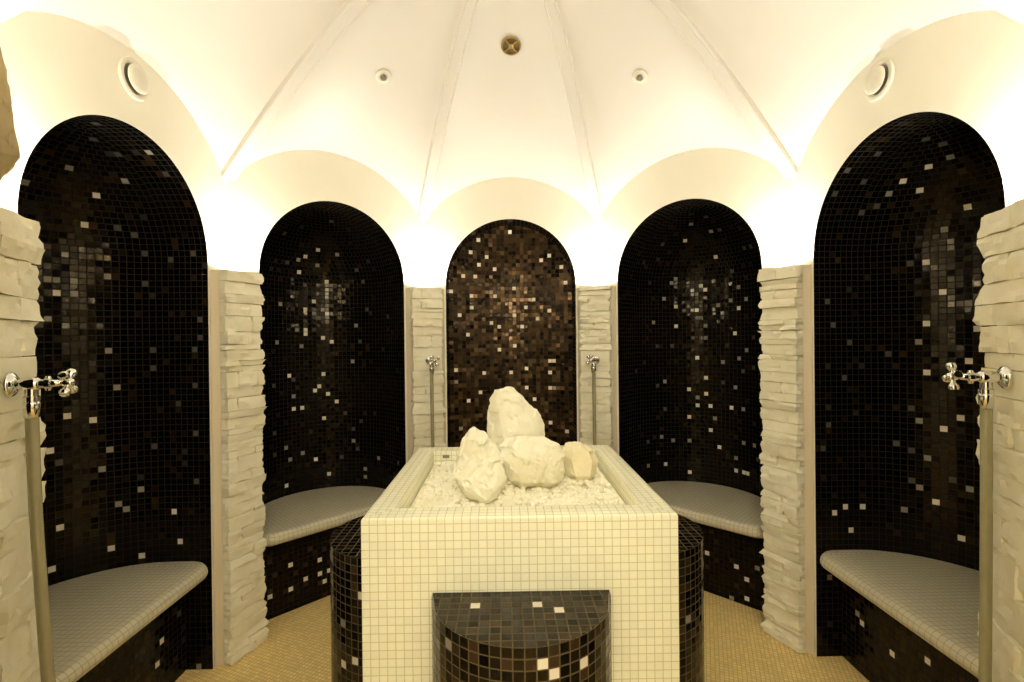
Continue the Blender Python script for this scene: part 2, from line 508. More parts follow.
# ------------------------------------------------------------------ walls with arched alcoves
def arch_wall(deg, w, name, both=True):
    bm = bmesh.new()
    xs = sorted(set([-HV, HV] + [-w * cos(pi * k / 48) for k in range(49)] + [HV * (k / 20 - 1) for k in range(41)]))
    xs = [x for i, x in enumerate(xs) if i == 0 or x - xs[i - 1] > 1e-5]
    cols = []
    def zb(l): return ZS + sqrt(max(w * w - l * l, 0))
    def zt(l): return ZS + sqrt(R * R - l * l)
    for a, b in zip(xs, xs[1:]):
        mid = (a + b) / 2
        inside = abs(mid) < w
        za, zb_ = (zb(a), zb(b)) if inside else (0, 0)
        rows = 1 if inside else 1
        p = [loc(deg, A, a, za), loc(deg, A, b, zb_), loc(deg, A, b, zt(b)), loc(deg, A, a, zt(a))]
        bm.faces.new([bm.verts.new(q) for q in p])
    bmesh.ops.remove_doubles(bm, verts=bm.verts, dist=1e-5)
    o = obj(name, bm, M_WALL, fix=False)
    tag(o, kind='structure')
    return o


WALLS = {0: 'wall_back', 45: 'wall_back_right', 90: 'wall_right', 135: 'wall_front_right',
         -45: 'wall_back_left', -90: 'wall_left', -135: 'wall_front_left'}
ALCOVE = {0: 'central dark mosaic alcove with gold and copper glints', 45: 'dark mosaic alcove right of the central one',
          -45: 'dark mosaic alcove left of the central one', 90: 'tall dark mosaic alcove at the right',
          -90: 'tall dark mosaic alcove at the left'}
for deg, nm in WALLS.items():
    wl = arch_wall(deg, W, nm)
    al = shallow_niche(0, wl, LIGHTS[0], 100) if deg == 0 else niche(deg, wl, LIGHTS.get(deg, {}), 100 + deg, light=0.006 if abs(deg) == 135 else 0.0, brown=0.06, rich=0.6)
    if deg in ALCOVE: al['label'] = ALCOVE[deg]
arch_wall(180, 0.56, 'wall_front')

# entrance passage behind the camera
bm = bmesh.new()
for l in (-0.56, 0.56):
    bm.faces.new([bm.verts.new(p) for p in (loc(180, A, l, 0), loc(180, 2.9, l, 0), loc(180, 2.9, l, 2.43), loc(180, A, l, 2.43))])
bm.faces.new([bm.verts.new(p) for p in (loc(180, 2.9, -0.56, 0), loc(180, 2.9, 0.56, 0), loc(180, 2.9, 0.56, 2.43), loc(180, 2.9, -0.56, 2.43))])
bm.faces.new([bm.verts.new(p) for p in (loc(180, A, -0.56, 2.43), loc(180, A, 0.56, 2.43), loc(180, 2.9, 0.56, 2.43), loc(180, 2.9, -0.56, 2.43))])
tag(obj('wall_entrance', bm, M_WALL), kind='structure')

# floor
bm = bmesh.new()
s = 2.35
vs = [bm.verts.new(p) for p in ((-s, -3.0, 0), (s, -3.0, 0), (s, s, 0), (-s, s, 0))]
bm.faces.new(vs)
uvl = bm.loops.layers.uv.new('UVMap')
ca, sa = cos(radians(22.5)), sin(radians(22.5))
for f in bm.faces:
    for lp in f.loops:
        x, y = lp.vert.co.x, lp.vert.co.y
        lp[uvl].uv = (x * ca - y * sa, x * sa + y * ca)
tag(obj('floor', bm, M_FLOOR), kind='structure')

# vault: eight gores between the wall arcs and the crown
def vault(deg, u, rr):
    """u in -1..1 across the gore, rr 1 at the wall .. 0 at the crown"""
    ze = ZS + sqrt(R * R - (u * HV) ** 2)
    return loc(deg, A * rr, u * HV * rr, ze + (APEX - ze) * sin((1 - rr) * pi / 2))


bm = bmesh.new()
NG, NR = 20, 22
for g in range(8):
    deg = g * 45
    grid = [[bm.verts.new(vault(deg, -1 + 2 * i / NG, max(1 - j / NR, 0.0008))) for i in range(NG + 1)] for j in range(NR + 1)]
    for j in range(NR):
        for i in range(NG):
            bm.faces.new((grid[j][i], grid[j + 1][i], grid[j + 1][i + 1], grid[j][i + 1]))
ceil_o = obj('ceiling', bm, M_CEIL, smooth=True, fix=False)
tag(ceil_o, kind='structure')


def rib(deg):
    n, t = nt(deg)
    path = []
    for k in range(25):
        rr = 0.985 - 0.915 * k / 24
        r = A / cos(radians(22.5)) * rr
        ze = ZS + sqrt(R * R - HV * HV)
        path.append((r, ze + (APEX - ze) * sin((1 - rr) * pi / 2)))
    b = bmesh.new()
    prof = [(-0.034, 0.03), (-0.034, -0.002), (-0.029, -0.006), (-0.024, -0.002), (-0.022, 0.0005), (0.022, 0.0005),
            (0.024, -0.002), (0.029, -0.006), (0.034, -0.002), (0.034, 0.03)]
    rows = []
    for i, (r, z) in enumerate(path):
        r2, z2 = path[min(i + 1, 24)]; r1, z1 = path[max(i - 1, 0)]
        d = Vector((r2 - r1, z2 - z1)).normalized()
        nx, nz = d.y, -d.x       # normal in the (r, z) plane
        if nz < 0: nx, nz = -nx, -nz
        k = min(1, 0.35 + r)     # the rib narrows towards the crown
        k_ = i / 24             # and dies into the groin at its foot
        rows.append([b.verts.new(n * (r + nx * h) + t * (l * k) + Z * (z + nz * h - 0.004 + 0.004 * max(0, 1 - k_ * 3))) for l, h in prof])
    for a, c in zip(rows, rows[1:]):
        for q in range(len(prof) - 1):
            b.faces.new((a[q], a[q + 1], c[q + 1], c[q]))
    o = obj('rib', b, M_CEIL, ceil_o)
    autosmooth(o, 50)


for g in range(8): rib(22.5 + 45 * g)


# ------------------------------------------------------------------ stone clad pillars
PZ = 1.84
PA = 1.396


def pillar(deg, half, label, seed, jag=0.016, tap=None, jagside=0, hs=(0.026, 0.034, 0.042, 0.05, 0.06, 0.075)):
    rng = random.Random(seed)
    n, t = nt(deg)
    root = thing('stone_pillar', label, 'pillar', n * 1.44, 'stone clad pillars between the alcoves')
    tag(root, kind='thing')
    def P(l, r): return n * r + t * l
    bm = bmesh.new()
    hb = 0.1265
    poly = [P(-hb, 1.459), P(-half - 0.006, 1.432), P(-half + 0.014, 1.424), P(half - 0.014, 1.424), P(half + 0.006, 1.432), P(hb, 1.459), P(0, 1.508)]
    add_prism(bm, poly, 0.001, PZ - 0.004)
    obj('core', bm, M_CORE, root)
    # courses of split stone
    bm = bmesh.new()
    z = 0.004
    while z < PZ - 0.012:
        h = rng.choice(hs)
        if z + h > PZ - 0.02: h = PZ - z
        cuts = [-1, 1]
        if rng.random() < 0.55: cuts.insert(1, rng.uniform(-0.5, 0.55))
        near_tap = tap is not None and z - 0.04 < tap[1] < z + h + 0.04
        for a, b in zip(cuts, cuts[1:]):
            pr = rng.uniform(0, 0.016)
            if near_tap: pr = 0.006
            ea = rng.uniform(0, jag) if a == -1 else 0
            eb = rng.uniform(0, jag) if b == 1 else 0
            if jagside < 0: eb *= 0.25
            if jagside > 0: ea *= 0.25
            la, lb = a * half - ea, b * half + eb
            back = 1.431
            f0, f1 = 1.408 - pr, 1.408 - pr + rng.uniform(-0.004, 0.004) * (0 if near_tap else 1)
            la2 = -half - 0.012 - ea * 0.5 if a == -1 else la
            lb2 = half + 0.012 + eb * 0.5 if b == 1 else lb
            gap = 0.0012
            add_stone(bm, P, la, lb, la2, lb2, f0, f1, back, z + gap, z + h - gap, 0.0 if near_tap else 1.0, half)
        z += h
    o = obj('stone_cladding', bm, M_STONE, root)
    autosmooth(o, 16)
    return root


def add_stone(bm, P, la, lb, la2, lb2, f0, f1, back, z0, z1, amp, half):
    """a split stone: rough cleft front, broken ends, crisp arrises"""
    nu = max(3, round((lb - la) / 0.016)); nz = max(2, round((z1 - z0) / 0.015))
    sd = Vector((z0 * 91.7, la * 57.1, z1 * 33.3))
    lean = noise.noise(sd) * 0.011 * amp          # the face leans in or out
    out = [(la2, back), (la2 * 0.4 + la * 0.6, back * 0.45 + f0 * 0.55)]
    for i in range(nu + 1):
        k = i / nu
        out.append((la + (lb - la) * k, f0 + (f1 - f0) * k))
    out += [(lb2 * 0.4 + lb * 0.6, back * 0.45 + f1 * 0.55), (lb2, back)]
    last = len(out) - 1
    rows = []
    for j in range(nz + 1):
        kz = j / nz
        z = z0 + (z1 - z0) * kz
        edge = j in (0, nz)
        row = []
        for q, (l, r) in enumerate(out):
            p = P(l, r) + Z * z
            if 0 < q < last:
                c = Vector((p.x * 22, p.y * 22, p.z * 40)) + sd
                d = noise.noise(c) * 0.0065 + noise.noise(c * 2.7) * 0.0030
                # cleft planes: stepped flakes
                d += 0.004 * (1 if noise.noise(p * 17 + sd) > 0.12 else 0)
                d = d * amp + lean * (kz - 0.5) * 2 - (0.0010 if edge else 0)
                e = 0
                if q <= 2: e = -d * 1.3
                if q >= last - 2: e = d * 1.3
                wob = noise.noise(Vector((p.x * 16, p.y * 16, round(z0 * 400)))) * 0.0035 * amp
                p = P(l + e, r - d) + Z * (z + wob)
            row.append(bm.verts.new(p))
        rows.append(row)
    for a, b in zip(rows, rows[1:]):
        for q in range(len(out) - 1):
            bm.faces.new((a[q], a[q + 1], b[q + 1], b[q]))
    bm.faces.new(rows[0]); bm.faces.new(rows[-1][::-1])


TAPS = {-22.5: (0.011, 1.372), 22.5: (0.0, 1.362), -112.5: (-0.058, 1.402), 112.5: (-0.004, 1.385)}
pillar(-22.5, 0.092, 'slim pale stone pillar left of the central alcove, behind the table', 11, 0.006, TAPS[-22.5])
pillar(22.5, 0.092, 'slim pale stone pillar right of the central alcove, behind the table', 12, 0.006, TAPS[22.5])
pillar(-67.5, 0.090, 'stone clad pillar without a tap between the two left alcoves', 13, 0.018, None, 1)
pillar(67.5, 0.090, 'stone clad pillar without a tap between the two right alcoves', 14, 0.018, None, -1)
pillar(-112.5, 0.082, 'rough stone pillar cut off by the left edge, behind the near left tap', 15, 0.032, TAPS[-112.5], hs=(0.045, 0.06, 0.075, 0.095))
pillar(112.5, 0.118, 'rough stone pillar cut off by the right edge, behind the near right tap', 16, 0.032, TAPS[112.5], hs=(0.045, 0.06, 0.075, 0.095))


# ------------------------------------------------------------------ benches
BZ = 0.50
ZU = 0.432        # underside of the slab


def bench(deg, label, seed, lights):
    n, t = nt(deg)
    root = thing('alcove_bench', label, 'bench', n * (A + 0.3), 'tiled benches in the alcoves')
    w = W - 0.004
    depth = lambda l: A + JD - 0.004 + sqrt(max(w * w - l * l, 0))
    bm = bmesh.new(); uvl = bm.loops.layers.uv.new('UVMap')
    ls = [-w * cos(pi * k / 40) for k in range(41)]
    rb = 0.033; zc = BZ - rb
    rows = []
    for l in ls:
        # rounded ends of the front edge
        e = max(0, abs(l) - (w - 0.06)) / 0.06
        f = A - 0.012 + 0.06 * (1 - sqrt(max(0, 1 - e * e)))
        prof = [(A + 0.118, ZU), (f + rb + 0.03, ZU)]
        for k in range(9):
            a = -pi / 2 + pi * k / 8
            prof.append((f + rb - rb * cos(a), zc + rb * sin(a)))
        back = depth(l)
        for k in range(1, 9): prof.append((f + rb + (back - f - rb) * k / 8, BZ))
        arc = [0]
        for p, q in zip(prof, prof[1:]): arc.append(arc[-1] + math.hypot(q[0] - p[0], q[1] - p[1]))
        rows.append([(bm.verts.new(n * s_ + t * l + Z * z_), (l, v_)) for (s_, z_), v_ in zip(prof, arc)])
    for a, b in zip(rows, rows[1:]):
        for q in range(len(a) - 1):
            quad = (a[q], b[q], b[q + 1], a[q + 1])
            f = bm.faces.new([v for v, _ in quad])
            for lp, (_, uv) in zip(f.loops, quad): lp[uvl].uv = uv
    for row in (rows[0], rows[-1]):
        pass
    # underside over the base, and closed back edge
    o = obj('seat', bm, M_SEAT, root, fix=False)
    autosmooth(o, 40)
    o['label'] = 'pale mosaic seat slab with a rounded front edge'
    # dark tiled base, set back under the slab
    tl = Tiles(seed, 0.0, 0.12)
    sf = A + 0.12
    nu = round(2 * w / T); nv = round(ZU / T)
    tl.patch(lambda a, b: loc(deg, sf, -w + 2 * w * a, 0.001 + (ZU - 0.001) * b), nu, nv, lights)
    m = 24
    for k in range(m):
        a0, a1 = pi * k / m, pi * (k + 1) / m
        f = lambda a, z: loc(deg, A + JD + w * sin(a), -w * cos(a), z)
        tl.quad((f(a0, 0.001), f(a1, 0.001), f(a1, ZU), f(a0, ZU)))
    o2 = tl.build('base', root)
    o2['label'] = 'black mosaic base with scattered light tiles'
    return root


BL = {-90:{(25,8):0.72, (24,5):0.72, (29,10):0.075, (30,5):0.028},90:{(4,8):0.72, (3,9):0.27, (10,7):0.72, (16,10):0.72},-45:{(6,9):0.72, (12,8):0.72, 
    (9,5):0.72, (12,5):0.72, (14,5):0.72, (13,3):0.72, (6,4):0.72, (2,4):0.72},45:{(18,8):0.72, (24,7):0.72, (26,5):0.72, (28,8):0.27, (26,1):0.72, 
    (23,0):0.27}}  # base tiles too: dim tones paint in the weaker light
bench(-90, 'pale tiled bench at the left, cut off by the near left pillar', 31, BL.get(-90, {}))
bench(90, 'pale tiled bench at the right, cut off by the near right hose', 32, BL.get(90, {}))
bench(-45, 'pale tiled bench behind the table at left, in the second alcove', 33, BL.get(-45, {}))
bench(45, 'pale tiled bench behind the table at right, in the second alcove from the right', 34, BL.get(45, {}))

# ------------------------------------------------------------------ table
TW, TZ, TX = 0.4457, 1.004, -0.006
table = thing('mosaic_table', 'square cream mosaic table with a sunken tray of white gravel', 'table', (TX, 0, 0))


def uvquad(bm, uvl, pts, uvs):
    f = bm.faces.new([bm.verts.new(p) for p in pts])
    for lp, uv in zip(f.loops, uvs): lp[uvl].uv = uv
    return f


bm = bmesh.new(); uvl = bm.loops.layers.uv.new('UVMap')
rd = 0.008
prof = [(TW, 0.0)] + [(TW - rd + rd * cos(a), TZ - rd + rd * sin(a)) for a in (0, pi / 8, pi / 4, 3 * pi / 8, pi / 2)]
IN = 0.085; RC = 0.076
ri = 0.006
prof += [(TW - IN + ri - ri * sin(a), TZ - ri + ri * cos(a)) for a in (0, pi / 4, pi / 2)]
prof += [(TW - IN, TZ - RC)]
arc = [0]
for p, q in zip(prof, prof[1:]): arc.append(arc[-1] + math.hypot(q[0] - p[0], q[1] - p[1]))
off = arc[5]      # lines the joints up with the top edge
for k in range(4):
    rt = Matrix.Rotation(k * pi / 2, 3, 'Z')
    for (r0, z0), (r1, z1), v0, v1 in zip(prof, prof[1:], arc, arc[1:]):
        pts = [rt @ Vector((-r0, -r0, z0)), rt @ Vector((r0, -r0, z0)), rt @ Vector((r1, -r1, z1)), rt @ Vector((-r1, -r1, z1))]
        uvquad(bm, uvl, [p + Vector((TX, 0, 0)) for p in pts], [(-r0, v0 - off), (r0, v0 - off), (r1, v1 - off), (-r1, v1 - off)])
r = TW - IN
uvquad(bm, uvl, [(TX - r, -r, TZ - RC), (TX + r, -r, TZ - RC), (TX + r, r, TZ - RC), (TX - r, r, TZ - RC)], [(0, 0), (r, 0), (r, r), (0, r)])
bmesh.ops.remove_doubles(bm, verts=bm.verts, dist=1e-5)
o = obj('body', bm, M_WHITE, table, fix=False)
autosmooth(o, 40)
bm = bmesh.new()
bmesh.ops.create_cube(bm, size=1, matrix=Matrix.Translation((-0.312, r - 0.003, TZ - 0.024)) @ Matrix.Diagonal((0.030, 0.005, 0.014, 1)))
bmesh.ops.bevel(bm, geom=bm.edges[:], offset=0.0015, segments=2, affect='EDGES')
obj('overflow_slot', bm, M_SLOT, table)

# ------------------------------------------------------------------ rocks on the gravel
GZ = TZ - 0.046
ROCK_BVH = []


def rock(name, label, sections, seed, m, amp=0.006, zbase=None, group='white rocks on the gravel', n=9):
    """sections: (height, x_left, x_right, y_front, y_back); a broken, faceted block"""
    zb = GZ if zbase is None else zbase
    rng = random.Random(seed)
    bm = bmesh.new()
    zmax = sections[-1][0]
    for s in sections:
        cx, cy = (s[1] + s[2]) / 2, (s[3] + s[4]) / 2
        rx, ry = (s[2] - s[1]) / 2, (s[4] - s[3]) / 2
        for k in range(n):
            a = 2 * pi * k / n + (rng.uniform(-0.25, 0.25) if k else 0)
            q = rng.uniform(0.94, 1.03) if k else 1.0
            bm.verts.new((cx + rx * cos(a) * q, cy + ry * sin(a) * q, zb + s[0]))
        bm.verts.new((s[1], cy + ry * rng.uniform(-0.3, 0.3), zb + s[0]))
    res = bmesh.ops.convex_hull(bm, input=bm.verts)
    bmesh.ops.delete(bm, geom=list({g for g in res['geom_unused'] + res['geom_interior'] if isinstance(g, bmesh.types.BMVert)}), context='VERTS')
    # flatten nearly coplanar facets, then refine
    bmesh.ops.dissolve_limit(bm, angle_limit=radians(9), verts=bm.verts, edges=bm.edges)
    bmesh.ops.triangulate(bm, faces=bm.faces)
    for it in range(6):
        long_ = [e for e in bm.edges if e.calc_length() > 0.016]
        if not long_: break
        bmesh.ops.subdivide_edges(bm, edges=long_, cuts=1)
        bmesh.ops.triangulate(bm, faces=bm.faces)
    bmesh.ops.recalc_face_normals(bm, faces=bm.faces)
    bm.normal_update()
    sd = Vector((seed * 3.1, seed * 1.7, 0))
    mv = []
    for v in bm.verts:
        p = v.co
        f = noise.noise(p * 10 + sd) * 1.3; g = noise.noise(p * 24 + sd)
        d = f * amp + (0.4 * amp if g > 0.1 else -0.2 * amp) + noise.noise(p * 60 + sd) * amp * 0.35 - 0.3 * amp
        mv.append(v.normal * d)
    for v, d in zip(bm.verts, mv):
        v.co += d
        if v.co.z < zb + sections[0][0]: v.co.z = zb + sections[0][0]
    if zbase is None:
        from mathutils.bvhtree import BVHTree
        ROCK_BVH.append(BVHTree.FromBMesh(bm))
    o = obj(name, bm, m)
    autosmooth(o, 13)
    return tag(o, label, 'rock', group)


rock('quartz_rock', 'tallest white rock, a blunt upright block at the back of the pile',
     [(-0.002, -0.110, 0.110, 0.035, 0.17), (0.10, -0.116, 0.118, 0.035, 0.17), (0.161, -0.118, 0.116, 0.04, 0.165), (0.204, -0.118, 0.108, 0.045, 0.16),
      (0.232, -0.114, 0.094, 0.05, 0.16), (0.275, -0.108, 0.076, 0.05, 0.155), (0.322, -0.102, 0.030, 0.06, 0.145), (0.348, -0.086, -0.010, 0.07, 0.13)], 3, M_ROCK, 0.009, n=6)
rock('quartz_rock', 'pointed white rock standing at the left front of the pile',
     [(-0.002, -0.175, -0.085, -0.205, -0.13), (0.02, -0.196, -0.060, -0.215, -0.115), (0.05, -0.212, -0.048, -0.215, -0.10), (0.095, -0.226, -0.040, -0.205, -0.10),
      (0.156, -0.206, -0.062, -0.195, -0.105), (0.205, -0.188, -0.092, -0.185, -0.11), (0.230, -0.176, -0.118, -0.17, -0.115), (0.246, -0.164, -0.140, -0.155, -0.12)], 4, M_ROCK, 0.011, n=5)
rock('quartz_rock', 'broad low white rock in the middle of the pile, against the tallest one',
     [(-0.002, -0.015, 0.130, -0.050, 0.005), (0.020, -0.030, 0.156, -0.072, 0.010), (0.06, -0.040, 0.166, -0.082, 0.014), (0.115, -0.060, 0.170, -0.076, 0.018),
      (0.152, -0.072, 0.152, -0.055, 0.020), (0.180, -0.048, 0.100, -0.024, 0.022)], 5, M_ROCK, 0.009, n=6)
rock('quartz_rock', 'small honey coloured rock at the right end of the pile',
     [(-0.002, 0.205, 0.280, 0.03, 0.11), (0.020, 0.186, 0.312, 0.02, 0.13), (0.070, 0.180, 0.318, 0.015, 0.135), (0.110, 0.182, 0.300, 0.03, 0.13),
      (0.136, 0.188, 0.262, 0.05, 0.11)], 6, M_ROCK2, 0.006, n=6)
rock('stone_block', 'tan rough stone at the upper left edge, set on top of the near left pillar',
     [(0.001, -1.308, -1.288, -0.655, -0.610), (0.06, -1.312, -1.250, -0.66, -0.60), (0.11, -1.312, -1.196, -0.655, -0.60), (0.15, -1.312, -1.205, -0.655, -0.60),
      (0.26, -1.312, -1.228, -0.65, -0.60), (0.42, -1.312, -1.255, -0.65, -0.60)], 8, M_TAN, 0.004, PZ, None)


# gravel: a bed of small white pebbles
rng = random.Random(5)
bm = bmesh.new()
r = TW - IN - 0.003
n = 30
grid = [[bm.verts.new((TX - r + 2 * r * i / n, -r + 2 * r * j / n, GZ - 0.009)) for i in range(n + 1)] for j in range(n + 1)]
for j in range(n):
    for i in range(n):
        bm.faces.new((grid[j][i], grid[j][i + 1], grid[j + 1][i + 1], grid[j + 1][i]))
tmp = bmesh.new(); bmesh.ops.create_icosphere(tmp, subdivisions=2, radius=1)
ico_v = [v.co.copy() for v in tmp.verts]; tmp.verts.index_update()
ico_f = [[v.index for v in f.verts] for f in tmp.faces]; tmp.free()
for k in range(2300):
    s = rng.uniform(0.0085, 0.0135)
    px = rng.uniform(-r + 0.02, r - 0.02) + TX; py = rng.uniform(-r + 0.02, r - 0.02)
    rot = Matrix.Rotation(rng.uniform(0, 6.28), 3, 'Z') @ Matrix.Rotation(rng.uniform(-0.5, 0.5), 3, 'X')
    sc = Vector((s * rng.uniform(0.9, 1.3), s * rng.uniform(0.7, 1.0), s * rng.uniform(0.6, 0.85)))
    sd = Vector((rng.uniform(0, 90), rng.uniform(0, 90), 0))
    pz = GZ - 0.004 + rng.uniform(0, 0.007)
    if any((h := t_.find_nearest(Vector((px, py, pz))))[3] is not None and (h[3] < max(sc) * 1.25 or (Vector((px, py, pz)) - h[0]).dot(h[1]) < 0) for t_ in ROCK_BVH): continue
    vs = []
    for c in ico_v:
        q = c * (1 + 0.28 * noise.noise(c * 1.4 + sd))
        q = rot @ Vector((q.x * sc.x, q.y * sc.y, q.z * sc.z))
        vs.append(bm.verts.new(q + Vector((px, py, pz))))
    for f in ico_f: bm.faces.new([vs[i] for i in f])
gr = obj('gravel', bm, M_PEB, fix=False)
autosmooth(gr, 45)
tag(gr, 'bed of small white pebbles filling the tray of the table', 'gravel', kind='stuff')


# ------------------------------------------------------------------ half round plinths
def plinth(deg, rr, label, seed, lights_top, lights_side):
    """half round block against the side of the table facing deg"""
    n, t = nt(deg)
    o0 = n * (TW + 0.0015) + Vector((TX, 0, 0))
    h = 0.792
    tl = Tiles(seed, 0.0, 0.30)
    na = round(pi * rr / T); nv = round(h / T)
    for k in range(na):
        a0, a1 = pi * k / na, pi * (k + 1) / na
        f = lambda a, z: o0 + n * rr * sin(a) - t * rr * cos(a) + Z * z
        for v in range(nv):
            tl.quad((f(a0, 0.001 + h * v / nv), f(a1, 0.001 + h * v / nv), f(a1, h * (v + 1) / nv + 0.001), f(a0, h * (v + 1) / nv + 0.001)), lights_side.get((k, v)))
    # top: a square grid cut to the curve
    m = round(2 * rr / T); m2 = round(rr / T)
    for i in range(m):
        l0, l1 = -rr + 2 * rr * i / m, -rr + 2 * rr * (i + 1) / m
        for j in range(m2 + 1):
            s0, s1 = rr * j / m2, rr * (j + 1) / m2
            lim = lambda l: sqrt(max(rr * rr - l * l, 0))
            e0, e1 = min(s1, lim(l0)), min(s1, lim(l1))
            if max(e0, e1) <= s0 + 1e-6: continue
            q0, q1 = min(s0, lim(l0)), min(s0, lim(l1))
            d = s1 - s0
            g = lambda l, s_: o0 + t * l + n * s_ + Z * (h + 0.001)
            tl.quad((g(l0, q0), g(l1, q1), g(l1, e1), g(l0, e0)), lights_top.get((i, j)),
                    ((0, (q0 - s0) / d + 1e-4), (1, (q1 - s0) / d + 1e-4), (1, (e1 - s0) / d - 1e-4), (0, (e0 - s0) / d - 1e-4)))
    o = tl.build('half_round_plinth', mt=M_DARK2)
    for p in o.data.polygons: pass
    return tag(o, label, 'plinth', 'dark mosaic half round plinths around the table')


PLS = {180:{(21,27):0.27, (12,27):0.72, (11,26):0.72, (8,26):0.72},-90:{(2,24):0.72, (5,20):0.27, (5,15):0.72, (3,16):0.72},90:{(24,23):0.27, 
    (22,20):0.27, (24,17):0.72}}
PLT = {(13,2):0.7, (7,2):0.7, (5,3):0.7}
plinth(180, 0.248, 'dark mosaic half round plinth in front of the cream table', 41, PLT, PLS[180])
plinth(-90, 0.234, 'dark mosaic half round plinth at the left side of the table', 42, {}, PLS[-90])
plinth(90, 0.234, 'dark mosaic half round plinth at the right side of the table', 43, {}, PLS[90])


# ------------------------------------------------------------------ taps with hoses
def tap(deg, label, hose_end, rot):
    n, t = nt(deg)
    l, z = TAPS[deg]
    r0 = 1.3985            # just clear of the flat stone
    base = n * r0 + t * l + Z * z
    d = -n                 # out of the wall
    root = thing('wall_tap', label, 'tap', base, 'chrome taps with hoses on the pillars')
    bm = bmesh.new()
    add_lathe(bm, base, d, [(0, 0.0), (0.031, 0.0), (0.032, 0.004), (0.029, 0.009), (0.020, 0.014), (0.014, 0.018), (0.0, 0.018)], 28)
    autosmooth(obj('wall_flange', bm, M_CHROME, root), 50)
    bm = bmesh.new()
    add_lathe(bm, base, d, [(0, 0.014), (0.0125, 0.014), (0.0125, 0.022), (0.016, 0.024), (0.0175, 0.034), (0.0175, 0.050), (0.016, 0.056), (0.011, 0.060),
                            (0.011, 0.068), (0.0145, 0.070), (0.0145, 0.080), (0.010, 0.083), (0.0085, 0.096), (0.007, 0.098), (0.007, 0.110), (0.0, 0.110)], 24)
    # outlet below
    ob = base + d * 0.042
    add_lathe(bm, ob, -Z, [(0, 0.0), (0.0135, 0.008), (0.0135, 0.030), (0.0165, 0.032), (0.0165, 0.050), (0.0, 0.050)], 24)
    # bonnet lugs
    add_lathe(bm, base + d * 0.075, Z, [(0, -0.019), (0.005, -0.018), (0.0065, -0.013), (0.004, -0.009), (0.004, 0.009), (0.0065, 0.013), (0.005, 0.018), (0, 0.019)], 12)
    autosmooth(obj('valve_body', bm, M_CHROME, root), 40)
    bm = bmesh.new()
    hb = base + d * 0.114
    add_lathe(bm, hb, d, [(0, -0.010), (0.009, -0.010), (0.0115, -0.004), (0.0115, 0.006), (0.008, 0.012), (0, 0.014)], 20)
    x, y, _ = frame_to(d)
    for k in range(4):
        a = rot + k * pi / 2
        ax = x * cos(a) + y * sin(a)
        add_lathe(bm, hb, ax, [(0.0062, 0.006), (0.0058, 0.014), (0.0075, 0.019), (0.0110, 0.024), (0.0122, 0.030), (0.0098, 0.037), (0.0, 0.039)], 16)
    autosmooth(obj('cross_handle', bm, M_CHROME, root), 50)
    bm = bmesh.new()
    add_lathe(bm, ob, -Z, [(0.0, 0.044), (0.0165, 0.044), (0.0170, 0.052), (0.0145, 0.085), (0.0, 0.085)], 20)
    obj('hose_nut', bm, M_CHROME, root, True)
    bm = bmesh.new()
    top = ob - Z * 0.06
    pts = [top] + [Vector(p) for p in hose_end(top)]
    add_tube(bm, smoothpath(pts, 8), 0.0132 if abs(deg) > 90 else 0.0110, 14)
    obj('hose', bm, M_HOSE, root, True)
    return root


def straight(dx=0.0, dy=0.0):
    def f(top):
        x, y, z = top
        return [(x + dx * 0.1, y + dy * 0.1, z - 0.25), (x + dx * 0.35, y + dy * 0.35, z - 0.55), (x + dx * 0.7, y + dy * 0.7, z - 0.9), (x + dx, y + dy, 0.016)]
    return f


tap(-112.5, 'near chrome cross handle tap at the left edge with an olive hose', straight(0.045, 0.02), 0.9)
tap(112.5, 'near chrome cross handle tap at the right edge with an olive hose', straight(-0.035, -0.02), 0.25)
tap(-22.5, 'small far tap with hose on the pillar left of the central alcove', straight(0.006, 0.0), 0.6)
tap(22.5, 'small far tap with hose on the pillar right of the central alcove', straight(0.006, 0.0), 0.6)

# ------------------------------------------------------------------ vents, sensors
def vent(deg, z, l, label):
    n, t = nt(deg)
    base = n * (A - 0.0012) + t * l + Z * z
    root = thing('air_vent', label, 'vent', base, 'round wall vents above the side alcoves')
    bm = bmesh.new()
    add_lathe(bm, base, -n, [(0.050, 0.0), (0.072, 0.0), (0.074, 0.004), (0.071, 0.010), (0.062, 0.013), (0.056, 0.011), (0.052, 0.004), (0.050, 0.0)], 40)
    autosmooth(obj('ring', bm, M_PLAST, root), 45)
    bm = bmesh.new()
    add_lathe(bm, base, -n, [(0.0, 0.016), (0.044, 0.016), (0.050, 0.019), (0.051, 0.023), (0.047, 0.027), (0.034, 0.030), (0.0, 0.031)], 40)
    autosmooth(obj('valve_disc', bm, M_PLAST, root), 45)
    bm = bmesh.new()
    add_lathe(bm, base, -n, [(0.0, 0.0), (0.051, 0.0), (0.051, 0.002), (0.012, 0.002), (0.012, 0.018), (0.0, 0.018)], 28)
    obj('dark_throat', bm, M_GREY, root)


vent(-90, 2.471, -0.003, 'round cream air vent on the wall above the tall left alcove')
vent(90, 2.476, -0.026, 'round cream air vent on the wall above the tall right alcove')


def ceil_frame(p):
    """crown point and inward normal of the vault over plan point p"""
    x, y = p
    k = round(math.degrees(atan2(x, y)) / 45) * 45
    n, t = nt(k)
    def zz(q):
        a = q.dot(n); l = q.dot(t); rr = a / A; u = l / rr
        ze = ZS + sqrt(max(R * R - u * u, 0))
        return ze + (APEX - ze) * sin((1 - rr) * pi / 2)
    q = Vector((x, y, 0)); e = 1e-3
    z = zz(q); gx = (zz(q + Vector((e, 0, 0))) - z) / e; gy = (zz(q + Vector((0, e, 0))) - z) / e
    return Vector((x, y, z)), Vector((gx, gy, -1)).normalized()


